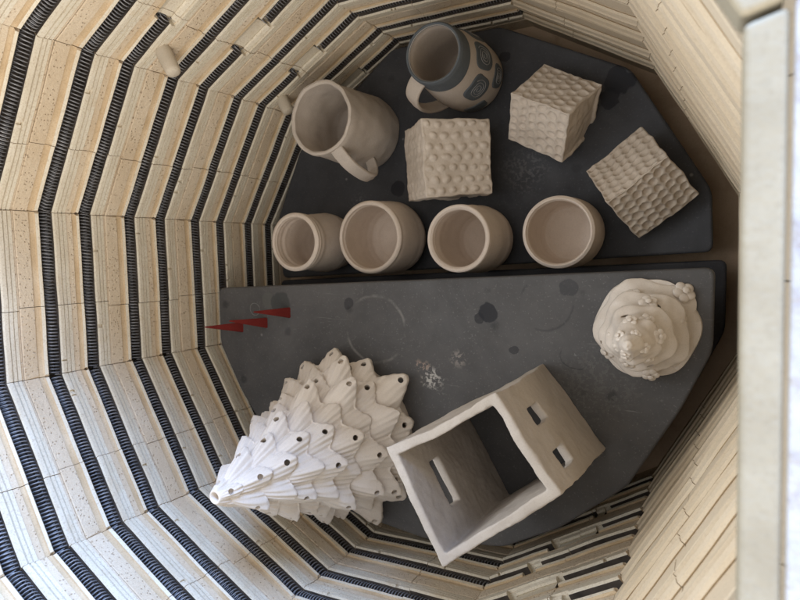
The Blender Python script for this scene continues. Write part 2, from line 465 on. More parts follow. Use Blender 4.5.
# plugs in the wall between two grooves
def plug(s, z, length, r, label, dirdeg=0):
    nrm, tan = facet_frame(0)
    p0 = nrm * (APO + .02) + tan * s + Vector((0, 0, z))
    e = (-nrm + tan * math.sin(R_(dirdeg))).normalized()
    prof = [(0, r), (.02, r), (.02 + length * .85, r * .94), (.02 + length * .95, r * .86), (.02 + length, r * .6), (.02 + length + .0007, 0.0001)]
    pts = [p0 + e * d for d, _ in prof]; rs = [q for _, q in prof]
    vs, fs = tube(pts, rs, 32)
    o = link('wall_plug', mesh_of(vs, fs), M_PLUG, smooth=True)
    tag(o, label, 'plug', 'ceramic plugs in the kiln wall')
plug(.063, .490, .034, .0094, 'stubby beige ceramic plug sticking out of the upper left bricks, wholly visible')
plug(.073, .266, .026, .0095, 'stubby beige ceramic plug low on the brick wall, half hidden behind the plain mug')

# ------------------------------------------------------------------ shelves and posts
def shelf(pts, ztop, mat, label, th=.019, rbev=.006, shift=(0, 0)):
    # rounded corners
    P = []
    n = len(pts)
    for i in range(n):
        a, b, c = Vector(pts[i - 1]), Vector(pts[i]), Vector(pts[(i + 1) % n])
        d1 = (a - b).normalized(); d2 = (c - b).normalized(); r = .010
        for t in (0, .25, .5, .75, 1):
            q = b + d1 * r * (1 - t) ** 2 + d2 * r * t ** 2
            P.append((q.x + shift[0], q.y + shift[1]))
    if sum(P[i - 1][0] * P[i][1] - P[i][0] * P[i - 1][1] for i in range(len(P))) < 0: P.reverse()
    o = link('kiln_shelf', poly_slab(P, ztop - th, ztop), mat)
    b = o.modifiers.new('bevel', 'BEVEL'); b.width = .003; b.segments = 3; b.limit_method = 'ANGLE'; b.angle_limit = R_(60)
    return tag(o, label, 'kiln shelf')
Z1 = .19; Z2 = .32
S1 = [(-.315, -.006), (-.328, .083), (-.276, .204), (-.104, .338), (.062, .342), (.23, .264), (.325, .112), (.329, .039)]
S2 = [(-.334, -.016), (-.333, -.100), (-.293, -.169), (-.242, -.233), (-.10, -.318), (.018, -.330), (.12, -.316), (.187, -.277), (.258, -.215), (.307, -.125), (.335, -.060), (.334, .024)]
shelf(S1, Z1, M_SH_BACK, 'dark charcoal half shelf, the lower one, carrying the cups, mugs and dotted blocks')
shelf(S2, Z2, M_SH_FRONT, 'grey half shelf, the raised one, carrying the leafy tree, square box and red cones')
shelf([(x, y + .006) for x, y in S2], Z1 - .004, M_SH_LOW, 'dark half shelf glimpsed underneath the right edge of the raised grey shelf', shift=(.010, 0))
def post(x, y, z0, z1):
    s = .014
    o = link('kiln_post', poly_slab([(x - s, y - s), (x + s, y - s), (x + s, y + s), (x - s, y + s)], z0, z1), M_PLUG)
    b = o.modifiers.new('bevel', 'BEVEL'); b.width = .002; b.segments = 2
    return o
for x, y in ((-.25, .06), (.28, .07), (0, .28)):
    tag(post(x, y, FLOOR, Z1 - .019), 'square clay post standing under the lower back shelf', 'kiln post', 'posts under the back shelf')
for x, y in ((-.26, -.08), (.29, -.04), (.03, -.28)):
    tag(post(x, y, FLOOR, Z1 - .023), 'square clay post standing under the bottom front shelf', 'kiln post', 'posts under the bottom front shelf')
    tag(post(x, y, Z1 - .004, Z2 - .019), 'square clay post standing under the raised front shelf', 'kiln post', 'posts under the raised front shelf')

# ------------------------------------------------------------------ wheel-thrown vessels
def spline(pts, n):
    out = []
    P = [pts[0]] + list(pts) + [pts[-1]]
    m = len(pts) - 1
    for i in range(n + 1):
        u = i / n * m; j = min(int(u), m - 1); t = u - j
        a, b, c, d = P[j], P[j + 1], P[j + 2], P[j + 3]
        out.append(tuple(.5 * (2 * b[q] + (c[q] - a[q]) * t + (2 * a[q] - 5 * b[q] + 4 * c[q] - d[q]) * t * t + (3 * b[q] - a[q] - 3 * c[q] + d[q]) * t ** 3) for q in (0, 1)))
    return out
def vessel_mesh(outer, inner, seg=112, ring=.00055, wob=.0006, seed=1, dents=0):
    """outer: (r,z) bottom->lip, inner: lip->bottom centre"""
    o = [(.0005, outer[0][1])] + spline(outer, 46); i = spline(inner, 46)
    # round lip
    prof = o + i
    vs = []; fs = []
    for j, (r, z) in enumerate(prof):
        rg = 0
        if 3 < j < len(prof) - 3:
            rg = math.sin(z * 900 + seed * 2 + math.sin(z * 230) * 1.5) * ring
        for k in range(seg):
            a = 2 * PI * k / seg
            rr = r + rg * (1 if r > .012 else 0) + nz((math.cos(a), math.sin(a), z * 12), .9, seed) * wob * (r / .05)
            if dents: rr += nz((math.cos(a) * 2.3, math.sin(a) * 2.3, z * 45), 1.2, seed + 5) * dents * (r / .05)
            zz = z + nz((math.cos(a), math.sin(a), 3), 1.1, seed + 9) * wob * 1.2 * (z / .1)
            vs.append((rr * math.cos(a), rr * math.sin(a), zz))
    n = len(prof)
    for j in range(n - 1):
        for k in range(seg):
            l = (k + 1) % seg
            fs.append((j * seg + k, j * seg + l, (j + 1) * seg + l, (j + 1) * seg + k))
    fs.append(tuple(reversed(range(seg)))); fs.append(tuple((n - 1) * seg + k for k in range(seg)))
    me = mesh_of(vs, fs); recalc(me); return me
def cup(x, y, h, rr, rb, label, th=.0062, kb=.45, foot=.8, waist=None, seed=1, group='wheel-thrown cups in a row'):
    ow = [(rb * foot, 0), (rb * (foot + .08), .004), (rb * .985, h * .25), (rb, h * kb)]
    if waist: ow += [(waist[0], h * waist[1])]
    ow += [(rr * .995, h * .90), (rr, h - .0035), (rr - .0012, h - .0008), (rr - th * .45, h)]
    iw = [(rr - th * .55, h), (rr - th + .0009, h - .001), (rr - th, h - .004), (rr - th * 1.0, h * .86)]
    if waist: iw += [(waist[0] - th, h * waist[1])]
    iw += [(rb - th, h * kb), (rb * .93 - th, h * .2), (rb * .78 - th, .0115), (rb * .5, .0085), (.0006, .008)]
    o = link('cup', vessel_mesh(ow, iw, seed=seed), M_CUP, smooth=True); o.location = (x, y, Z1)
    o.rotation_euler.z = seed * 1.3
    tag(o, label, 'cup', group); return o
cup(-.2036, .0526, .1114, .0417, .0445, 'round clay cup with a narrow mouth and turned neck, leftmost of the four cups', waist=(.0405, .72), kb=.38, seed=2, th=.0068)
cup(-.0883, .0589, .0957, .0491, .0515, 'wide-mouthed smooth clay cup, second from the left in the row of four', kb=.45, foot=.7, seed=3)
cup(.0497, .0554, .1120, .0420, .0440, 'smooth clay cup standing just below the big dotted block, third from the left', kb=.5, foot=.66, seed=4)
cup(.1657, .0625, .0844, .0425, .0435, 'low clay cup, rightmost of the four and apart from the others', kb=.5, foot=.72, seed=5, th=.0048)

def strap(path, nrm_w, w_, t_, taper=None, groove=0):
    """strap handle: path points in local xz plane of azimuth frame, ribbon width along tangent"""
    seg = 20; vs = []; fs = []
    n = len(path)
    for i, p in enumerate(path):
        a = Vector(path[max(i - 1, 0)]); b = Vector(path[min(i + 1, n - 1)])
        t = (b - a).normalized(); u = Vector(nrm_w); v = t.cross(u).normalized()
        sc = taper[i] if taper else 1
        for k in range(seg):
            an = 2 * PI * k / seg
            c_, s_ = math.cos(an), math.sin(an)
            x = math.copysign(abs(c_) ** .6, c_) * w_ * sc / 2; y = math.copysign(abs(s_) ** .7, s_) * t_ * sc / 2
            if groove: y *= 1 + groove * math.cos(x / (w_ * sc) * 4 * PI)
            vs.append(Vector(p) + u * x + v * y)
    for i in range(n - 1):
        for k in range(seg):
            l = (k + 1) % seg; fs.append((i * seg + k, i * seg + l, (i + 1) * seg + l, (i + 1) * seg + k))
    fs.append(tuple(reversed(range(seg)))); fs.append(tuple((n - 1) * seg + k for k in range(seg)))
    me = mesh_of(vs, fs); recalc(me); return me
def smooth_path(pts, n=40):
    a = spline([(p[0], p[1]) for p in pts], n); return a
def handle(root, az, path2, w_, t_, mat, taper=None, groove=0, tw=0):
    """path2 : (radial, z) control points"""
    er = Vector((math.cos(az), math.sin(az), 0)); et = Vector((-math.sin(az), math.cos(az), 0))
    pp = smooth_path(path2)
    path = [er * r + Vector((0, 0, z)) + et * (tw * (i / len(pp))) for i, (r, z) in enumerate(pp)]
    tp = None
    if taper: tp = [taper[0] + (taper[1] - taper[0]) * i / (len(path) - 1) for i in range(len(path))]
    me = strap(path, et, w_, t_, tp, groove)
    o = link('handle', me, mat, smooth=True); o.parent = root
    return o
# plain tall mug
m1 = empty('mug', (-.1443, .2175, Z1)); tag(m1, 'tall plain grey-beige clay mug with dented walls, no blue on it', 'mug')
h = .128
ow = [(.0515, 0), (.0535, .004), (.0535, h * .2), (.0525, h * .45), (.050, h * .75), (.0495, h - .004), (.0488, h - .001), (.047, h)]
iw = [(.0462, h), (.0446, h - .0015), (.0442, h - .005), (.0445, h * .75), (.047, h * .45), (.048, h * .2), (.043, .011), (.02, .008), (.0006, .008)]
b = link('body', vessel_mesh(ow, iw, seed=6, wob=.0016, ring=.0002, dents=.0016), M_MUG, smooth=True); b.parent = m1
handle(m1, R_(-62), [(.047, .121), (.056, .117), (.071, .103), (.082, .079), (.083, .060), (.074, .047), (.062, .040), (.0515, .038)], .018, .0068, M_MUG, (1.05, .9), .18)
# slip-decorated mug
m2 = empty('mug', (.0236, .2767, Z1)); tag(m2, 'beige clay mug with slate blue rim band and blue patches with scratched spirals', 'mug')
h = .130
MP = [(.040, 0), (.0445, .004), (.0465, h * .2), (.046, h * .38), (.0425, h * .62), (.0385, h * .8), (.0372, h * .9), (.0366, h - .004), (.0358, h - .001), (.0346, h)]
iw = [(.0340, h), (.0326, h - .0015), (.0322, h - .005), (.033, h * .86), (.0385, h * .6), (.0415, h * .35), (.040, h * .15), (.034, .010), (.015, .008), (.0006, .008)]
b = link('body', vessel_mesh(MP, iw, seed=8, ring=.0002), M_MUG2, smooth=True); b.parent = m2
MPS = spline(MP, 400)
def mug_r(z): return min(MPS, key=lambda q: abs(q[1] - z))[0]
MR = [mug_r(i * h / 200) for i in range(201)]
def mr(z): i = max(0, min(199, int(z / h * 200))); f_ = z / h * 200 - i; return MR[i] * (1 - f_) + MR[i + 1] * f_
def on_mug(az, z, off): r = mr(z) + off; return Vector((r * math.cos(az), r * math.sin(az), z))
def band(z0, z1fn, off, name, mat, over_lip=False):
    vs = []; fs = []; n = 128; rows = 14
    for j in range(rows + 1):
        for k in range(n):
            az = 2 * PI * k / n; zl = z1fn(az); zz = zl + (h - .0005 - zl) * j / rows
            o_ = off * (1 if 0 < j else .0) - (.0004 if j == 0 else 0)
            vs.append(on_mug(az, zz, o_))
    lip = [(.0358, h + .0005), (.0346, h + .0008), (.0340, h + .0007), (.0328, h - .0009), (.0320, h - .002)] if over_lip else []
    for (r, z) in lip:
        for k in range(n):
            az = 2 * PI * k / n
            q = Vector((r * math.cos(az), r * math.sin(az), z)); vs.append(q)
    for j in range(rows + len(lip)):
        for k in range(n):
            l = (k + 1) % n; fs.append((j * n + k, j * n + l, (j + 1) * n + l, (j + 1) * n + k))
    me = mesh_of(vs, fs); recalc(me)
    # follow the body's own wobble so that it stays just proud of it
    for v in me.vertices:
        a = math.atan2(v.co.y, v.co.x); r = math.hypot(v.co.x, v.co.y); z = v.co.z
        d = nz((math.cos(a), math.sin(a), z * 12), .9, 8) * .0006 * (r / .05)
        v.co.x += math.cos(a) * d; v.co.y += math.sin(a) * d
        v.co.z += nz((math.cos(a), math.sin(a), 3), 1.1, 17) * .0006 * 1.2 * (z / .1)
    o = link(name, me, mat, smooth=True); o.parent = m2
band(0, lambda a: h * .79 + .0022 * math.sin(a * 2 + 1) , .0006, 'rim_band', M_BLUE, True)
def patch(az0, z0, wa, hz, name='slip_patch', spiral=True, sq=3.2):
    vs = []; fs = []; nr = 14; na = 64
    def pt(u, v, off):
        return on_mug(az0 + u / .045, z0 + v, off)
    for j in range(nr + 1):
        q = j / nr
        for k in range(na):
            an = 2 * PI * k / na
            c_, s_ = math.cos(an), math.sin(an)
            rr = 1 / (abs(c_) ** sq + abs(s_) ** sq) ** (1 / sq) * (1 + .05 * math.sin(3 * an + az0))
            vs.append(pt(c_ * rr * wa * q, s_ * rr * hz * q, .0011 if q < .95 else -.0006))
    for j in range(nr):
        for k in range(na):
            l = (k + 1) % na; fs.append((j * na + k, j * na + l, (j + 1) * na + l, (j + 1) * na + k))
    me = mesh_of(vs, fs); recalc(me)
    o = link(name, me, M_BLUE, smooth=True); o.parent = m2
    if spiral:
        pts = []
        for i in range(150):
            t = i / 149; an = t * 2 * PI * 3.0 + 1
            c_, s_ = math.cos(an), math.sin(an); e = 2.6
            rr = 1 / (abs(c_) ** e + abs(s_) ** e) ** (1 / e)
            pts.append(pt(c_ * rr * wa * (.10 + .58 * t), s_ * rr * hz * (.10 + .58 * t), .00125))
        v_, f_ = tube(pts, .00042, 5)
        s = link('scratched_spiral', mesh_of(v_, f_), M_LINE, smooth=True); s.parent = o; 
patch(R_(-44), .064, .0185, .0195)
patch(R_(8), .072, .0180, .0215)
patch(R_(58), .066, .016, .0205)
patch(R_(-10), .026, .015, .0155, spiral=True)
patch(R_(-72), .022, .016, .012, spiral=False)
patch(R_(120), .07, .013, .016); patch(R_(180), .07, .013, .016)
handle(m2, R_(-132), [(.035, .120), (.046, .119), (.058, .110), (.064, .090), (.062, .066), (.055, .048), (.048, .038), (.044, .034)], .021, .0058, M_MUG2, (1.1, .8), .1, tw=.004)

# ------------------------------------------------------------------ dotted blocks (cubes lying on an edge, like little roofs)
def block(C8, name, label, mat, pattern, cut, seed, weak=1.0):
    """C8 : corners indexed x+2y+4z, ridge is edge 0-1"""
    C8 = [Vector(c) for c in C8]
    def tri(x, y, z):
        p = Vector((0, 0, 0))
        for i in range(8):
            wx = x if i & 1 else 1 - x; wy = y if i & 2 else 1 - y; wz = z if i & 4 else 1 - z
            p += C8[i] * (wx * wy * wz)
        return p
    cen = tri(.5, .5, .5); N = 90
    bm = bmesh.new()
    def face(fix, val, a, b, tex):
        vv = []
        for i in range(N + 1):
            row = []
            for j in range(N + 1):
                u, v = i / N, j / N
                c = [0, 0, 0]; c[fix] = val; c[a] = u; c[b] = v
                p = tri(*c)
                c2 = list(c); c2[fix] = .5
                nrm = (p - tri(*c2)).normalized()
                e = min(u, v, 1 - u, 1 - v)
                fade = min(1, e / .06)
                rel = min(1.0, e / .012)
                d = 0
                if tex: d = pattern(u, v) * fade * fade * (3 - 2 * fade) * (weak if fix == 2 else 1) + nz(p, 90, seed) * .0005
                else: d = -.0028 * min(1, max(0, (e - .05) / .02)) + nz(p, 60, seed) * .0006
                p = p + nrm * d
                # worn, irregular hand-cut edges
                off = Vector((nz(p, 32, seed), nz(p, 32, seed + 20), nz(p, 32, seed + 40))) * .0024 + Vector((nz(p, 110, seed + 3), nz(p, 110, seed + 23), nz(p, 110, seed + 43))) * .0010 
                p = p + off
                p = cen + (p - cen) * (1 - .012 * (1 - rel))
                row.append(bm.verts.new(p))
            vv.append(row)
        for i in range(N):
            for j in range(N):
                bm.faces.new((vv[i][j], vv[i + 1][j], vv[i + 1][j + 1], vv[i][j + 1]))
    face(1, 0, 0, 2, True); face(2, 0, 0, 1, True); face(1, 1, 0, 2, True); face(2, 1, 0, 1, True)
    face(0, 0, 1, 2, False); face(0, 1, 1, 2, False)
    bmesh.ops.remove_doubles(bm, verts=bm.verts, dist=.0005)
    geom = bm.verts[:] + bm.edges[:] + bm.faces[:]
    r = bmesh.ops.bisect_plane(bm, geom=geom, plane_co=(0, 0, Z1 + .0002), plane_no=(0, 0, 1), clear_inner=True)
    ed = [e for e in bm.edges if e.is_boundary]
    try: bmesh.ops.holes_fill(bm, edges=ed, sides=0)
    except Exception: pass
    bmesh.ops.recalc_face_normals(bm, faces=bm.faces)
    me = bpy.data.meshes.new(name); bm.to_mesh(me); bm.free()
    o = link(name, me, mat, smooth=True)
    tag(o, label, 'clay block', 'dotted clay blocks')
    return o
def bumps(nu, nv, hgt, rad, tear=0, seed=0):
    rr = random.Random(seed); J = {}
    for i in range(-1, nu + 2):
        for j in range(-1, nv + 2): J[i, j] = (rr.uniform(-.06, .06), rr.uniform(-.06, .06), rr.uniform(.86, 1.1))
    def f(u, v):
        best = 0
        a = u * nu - .5; b_ = v * nv - .5
        i0 = int(round(a))
        for i in (i0 - 1, i0, i0 + 1):
            if (i, 0) not in J: continue
            b2 = b_ - (.5 if i % 2 else 0)
            j0 = int(round(b2))
            for j in (j0 - 1, j0, j0 + 1):
                if (i, j) not in J: continue
                jx, jy, s = J[i, j]
                dx = (a - i - jx); dy = (b2 - j - jy)
                d = math.hypot(dx, dy) / (rad * s)
                if tear: d = math.hypot(dx, dy * (1.0 if dy > 0 else .8)) / (rad * s) + tear * max(0, dx) * .5
                if d < 1: best = max(best, (1 - d * d) ** (.8 if hgt > 0 else .55) * s)
        return best * hgt
    return f
Z = Z1
C1 = [(.002, .204, .116), (.006, .108, .112), (-.058, .205, .050), (-.053, .109, .046), (.069, .210, .057), (.073, .114, .052), (.009, .210, -.010), (.013, .115, -.014)]
C1 = [(x, y, z + Z) for x, y, z in C1]
def relabel(C): return C
block(C1, 'dotted_block', 'largest dotted clay block, with raised teardrop studs, between the mugs and the cups', M_CUBE, bumps(7, 6, .0030, .335, .5, 1), 0, 1, .35)
C2 = [(.177, .197, .086), (.104, .233, .079), (.203, .240, .034), (.131, .276, .027), (.158, .149, .037), (.085, .185, .030), (.184, .192, -.015), (.111, .228, -.022)]
block([(x, y, z + Z) for x, y, z in C2], 'dotted_block', 'dotted clay block with one smooth bowed end, right of the blue-banded mug', M_CUBE, bumps(6, 6, -.0027, .43, 0, 2), 0, 2)
C3 = [(.221, .094, .082), (.284, .142, .082), (.250, .055, .028), (.313, .104, .027), (.186, .138, .033), (.249, .186, .032), (.216, .099, -.022), (.279, .148, -.022)]
block([(x, y, z + Z) for x, y, z in C3], 'dotted_block', 'dimpled tan clay block at the right corner of the dark lower shelf', M_CUBE2, bumps(7, 7, -.0032, .46, 0, 3), 0, 3)

# ------------------------------------------------------------------ handbuilt square box
def hexa(C):
    vs = [Vector(c) for c in C]   # 4 bottom, 4 top in the same order
    return mesh_of(vs, [(3, 2, 1, 0), (4, 5, 6, 7), (0, 1, 5, 4), (1, 2, 6, 5), (2, 3, 7, 6), (3, 0, 4, 7)])
rim4 = [Vector((.0668, -.1444)), Vector((.1237, -.2496)), Vector((.2315, -.1618)), Vector((.1743, -.0828))]   # A D C B, counter-clockwise
base4 = [Vector((.0600, -.1560)), Vector((.1250, -.2600)), Vector((.2360, -.1745)), Vector((.1660, -.0870))]
def inset(P, d):
    out = []
    n = len(P)
    for i in range(n):
        a, b, c = P[i - 1], P[i], P[(i + 1) % n]
        e1 = (b - a).normalized(); e2 = (c - b).normalized()
        n1 = Vector((-e1.y, e1.x)); n2 = Vector((-e2.y, e2.x))
        m = (n1 + n2).normalized(); out.append(b + m * (d / max(.3, m.dot(n1))))
    return out
BH = .188
zr = [BH + .004, BH + .002, BH - .001, BH - .002]
outer = hexa([(*p, Z2) for p in base4] + [(*p, Z2 + q) for p, q in zip(rim4, zr)])
ib = inset(base4, .0085); it = inset(rim4, .0092)
def ext(b_, t_, z, H=BH):
    f_ = (z) / H; return b_ + (t_ - b_) * f_
inner = hexa([(*ext(b_, t_, -.03), Z2 - .03) for b_, t_ in zip(ib, it)] + [(*ext(b_, t_, BH + .03), Z2 + BH + .03) for b_, t_ in zip(ib, it)])
cutters = MB()
def cutbox(c, d_len, d_wid, L, W, z0, z1):
    dl = Vector((*d_len, 0)).normalized(); dw = Vector((*d_wid, 0)).normalized(); c = Vector(c)
    vs = []
    for z in (z0, z1):
        for a, b_ in ((-1, -1), (1, -1), (1, 1), (-1, 1)):
            p = Vector((c.x, c.y, 0)) + dl * (a * L / 2) + dw * (b_ * W / 2); p.z = z; vs.append(p)
    cutters.add((vs, [(3, 2, 1, 0), (4, 5, 6, 7), (0, 1, 5, 4), (1, 2, 6, 5), (2, 3, 7, 6), (3, 0, 4, 7)]))
cb = base4[2] - base4[3]; nb = (cb.y, -cb.x)
cutbox((.1930, -.1110), cb, nb, .0185, .05, .4235, .4585)
cutbox((.2200, -.1450), cb, nb, .0185, .05, .4350, .4690)
ad = rim4[1] - rim4[0]
cutbox((.0990, -.1930), ad, (ad.y, -ad.x), .047, .05, .4380, .4600)
ob = link('box', outer); oi = link('cut_a', inner); oc = link('cut_b', cutters.me())
for me in (outer, inner, oc.data): recalc(me)
for c in (oi, oc):
    md = ob.modifiers.new('b', 'BOOLEAN'); md.operation = 'DIFFERENCE'; md.object = c; md.solver = 'EXACT'
rm = ob.modifiers.new('r', 'REMESH'); rm.mode = 'VOXEL'; rm.voxel_size = .0014
me = evaluated(ob)
for o in (ob, oi, oc): bpy.data.objects.remove(o)
bm = bmesh.new(); bm.from_mesh(me)
for _ in range(3): bmesh.ops.smooth_vert(bm, verts=bm.verts, factor=.5, use_axis_x=True, use_axis_y=True, use_axis_z=True)
for v in bm.verts:
    p = v.co.copy(); hgt = (p.z - Z2) / BH
    v.co += Vector((nz(p, 14, 1), nz(p, 14, 2), nz(p, 14, 3) if hgt > .1 else 0)) * (.0038)
    v.co += Vector((nz(p, 50, 4), nz(p, 50, 5), nz(p, 50, 6) * (2.0 if hgt > .9 else (.3 if hgt > .1 else 0)))) * .0009
    v.co += Vector((nz(p, 150, 7), nz(p, 150, 8), nz(p, 150, 9) if hgt > .1 else 0)) * .0004
zmin = min(v.co.z for v in bm.verts)
for v in bm.verts: v.co.z += Z2 - zmin if v.co.z < Z2 + .01 else (Z2 - zmin) * .5
bm.to_mesh(me); bm.free(); me.materials.clear()
o = link('square_box', me, M_BOX, smooth=True)
tag(o, 'tall hand-built square clay box, open at the top, with small square windows and a slot', 'clay box')

# ------------------------------------------------------------------ leafy ceramic tree
def leafy_tree(loc, H, RB, label):
    ntier = 9; seg = 390; V = []; F = []; holes = []
    rows = []
    zt = [H * (1 - ((i + 1) / ntier) ** .90 * .955) for i in range(ntier)]     # tip heights
    Rt = [.0205 + (RB - .0205) * ((i) / (ntier - 1)) ** .86 for i in range(ntier)]
    Rt = [.0165, .034, .046, .0575, .0685, .0795, .0905, .1015, RB]
    zt = [H - d for d in (.021, .049, .075, .102, .129, .156, .183, .209, .236)]
    cnt = [4, 5, 7, 9, 10, 11, 12, 13, 13]
    rng = random.Random(3); KF = [.48, .50, .62, .66, .68, .70, .72, .72, .72]
    phs = [rng.random() * 6.28 for _ in range(ntier)]
    def lobe(a, n, ph):
        x = ((a * n / (2 * PI) + ph) % 1.0) * 2 - 1          # -1..1, 0 at tip
        return x
    rows.append(('c', H))
    def tier(i):
        n = cnt[i]; ph = phs[i]; R = Rt[i]; z1 = zt[i]
        z0 = H if i == 0 else zt[i - 1] + .009; r0 = .0068 if i == 0 else Rt[i - 1] * KF[i - 1]
        out = []
        nu = 22
        for j in range(nu + 6):
            ring = []
            for k in range(seg):
                a = 2 * PI * k / seg
                x = lobe(a, n, ph)
                li = int(math.floor(a * n / (2 * PI) + ph)) % n
                js = 1 + .07 * math.sin(li * 2.7 + i * 1.9)
                ax = abs(x)
                dep = (.36, .42, .29, .24, .21, .19, .18, .17, .17)[i]
                axs = (math.sqrt(ax * ax + .05) - .2236) * 1.12
                shape = 1 - (1 - min(1, axs)) ** 1.45
                out_ = 1.03 - dep * shape + .006 * math.cos(ax * PI * 7 + li) * math.sin(ax * PI)
                long_ = 1 if (li + i) % 3 else .93
                Re = R * out_ * (js * .5 + .5) * (long_ if ax < .999 else 1)
                Re = R * out_ * (1 + ((js * long_) - 1) * (1 - ax ** 2))
                ze = z1 + shape * (.003 + .09 * R) - (1 - ax) * .0015
                if j < nu:
                    u = j / (nu - 1)
                    r = r0 + (Re - r0) * (u ** .85)
                    z = z0 + (ze - z0) * (u ** 1.08)
                    bulge = math.sin(u * PI) * (.035 * (Re - r0))
                    fold = math.cos(x * PI * 2.5 + u * 2.2 + li * 1.7) * .0006 * u + math.cos(x * PI * 6 - u * 3 + li) * .0007 * u
                    crease = -.0016 * (ax ** 5) * u + .0024 * math.exp(-(ax / .45) ** 2) * u ** 1.5 * (1 if i else .6)
                    wv = nz((a * 3, i * 2.2, u * 2), 1.5, 4) * .0012 * u
                    r += (bulge + (fold + crease + wv) * .75); z += (fold + crease) * .9 + bulge * .4
                else:
                    u = (j - nu + 1) / 6
                    rn = Rt[i] * KF[i] if i < ntier - 1 else Rt[i] * .78
                    zn = (zt[i] + .009) if i < ntier - 1 else 0
                    # rounded rim then undercut
                    th = .0045
                    r = Re + (rn - Re) * u if u > .2 else Re + .0006
                    z = (ze - th * min(1, u * 3)) + (zn - (ze - th)) * max(0, u) ** 1.5
                    if i < ntier - 1: z = min(z, ze - th * min(1, u * 3.) + (zn - ze + th) * u)
                ring.append(Vector((r * math.cos(a), r * math.sin(a), z)))
            out.append(ring)
        # holes near tips
        for li in range(n):
            if i in (0,) : pass
            elif (li + i) % 3 == 0 and i < 8 and i > 1: continue
            at = ((li + .5) - ph) / n * 2 * PI
            js = 1 + .07 * math.sin((li % n) * 2.7 + i * 1.9)
            li2 = int(math.floor(at * n / (2 * PI) + ph + 1e-6)) % n
            js = (1 + .07 * math.sin(li2 * 2.7 + i * 1.9)) * (1 if (li2 + i) % 3 else .93)
            Re = R * 1.03 * js; z1 = zt[i] - .0015
            inn = .0075 if i else .0055
            rr_ = Re - inn
            sl = Vector((Re - r0, 0, z1 - z0)).normalized()
            nn = Vector((-sl.z, 0, sl.x))
            c = Vector((rr_, 0, z1 + inn * abs(sl.z / max(.2, sl.x))))
            rot = Matrix.Rotation(at, 3, 'Z')
            holes.append((rot @ c, rot @ nn, (.0032 if i < 7 else .0036) if i else .0030, .006 if i == 0 else (.012 if i == 1 else R * .42)))
        return out
    rings = []
    # apex with opening
    apex = [(.0036, H - .030), (.0042, H - .015), (.0044, H - .002), (.0050, H - .0002), (.0060, H + .0002)]
    rings.append([Vector((.0003 * math.cos(2 * PI * k / seg), .0003 * math.sin(2 * PI * k / seg), H - .030)) for k in range(seg)])
    for r, z in apex: rings.append([Vector((r * math.cos(2 * PI * k / seg), r * math.sin(2 * PI * k / seg), z)) for k in range(seg)])
    for i in range(ntier): rings += tier(i)
    rings.append([Vector((.001 * math.cos(2 * PI * k / seg), .001 * math.sin(2 * PI * k / seg), 0)) for k in range(seg)])
    n = len(rings)
    for rg in rings: V += rg
    for j in range(n - 1):
        for k in range(seg):
            l = (k + 1) % seg; F.append((j * seg + k, j * seg + l, (j + 1) * seg + l, (j + 1) * seg + k))
    F.append(tuple(reversed(range(seg)))); F.append(tuple((n - 1) * seg + k for k in range(seg)))
    me = mesh_of(V, F); recalc(me)
    o = link('t', me)
    cut = MB()
    for c, nn, r, dp in holes:
        pts = [c + nn * .008, c - nn * .0022, c - nn * .0062]; rs = [r, r, r * (1.0 if dp < .013 else 1.9)]
        if dp > .013: pts.append(c - nn * dp); rs.append(r * 2.0)
        cut.add(tube(pts, rs, 20))
    # hollow core joined by the holes
    cone = tube([(0, 0, .006), (0, 0, H * .5), (0, 0, H * .80)], [RB * .50, RB * .30, .008], 40)
    cut2 = MB().add(cone).me(); 
    c1 = link('c1', cut.me()); c2 = link('c2', cut2)
    recalc(c1.data); recalc(c2.data)
    for c in (c2, c1):
        md = o.modifiers.new('b', 'BOOLEAN'); md.operation = 'DIFFERENCE'; md.object = c; md.solver = 'EXACT' if c is c1 else 'FAST'; md.use_self = (c is c1)
    me2 = evaluated(o)
    for q in (o, c1, c2): bpy.data.objects.remove(q)
    me2.materials.clear()
    o = link('ceramic_tree', me2, M_TREE, smooth=True)
    try:
        me2.set_sharp_from_angle(angle=R_(55))
    except Exception: pass
    o.location = loc
    tag(o, label, 'ceramic tree')
    return o
lt = leafy_tree((-.0905, -.2010, Z2), .256, .112, 'large white ceramic tree with overlapping pointed leaves and round bulb holes')
lt.rotation_euler.z = R_(20)

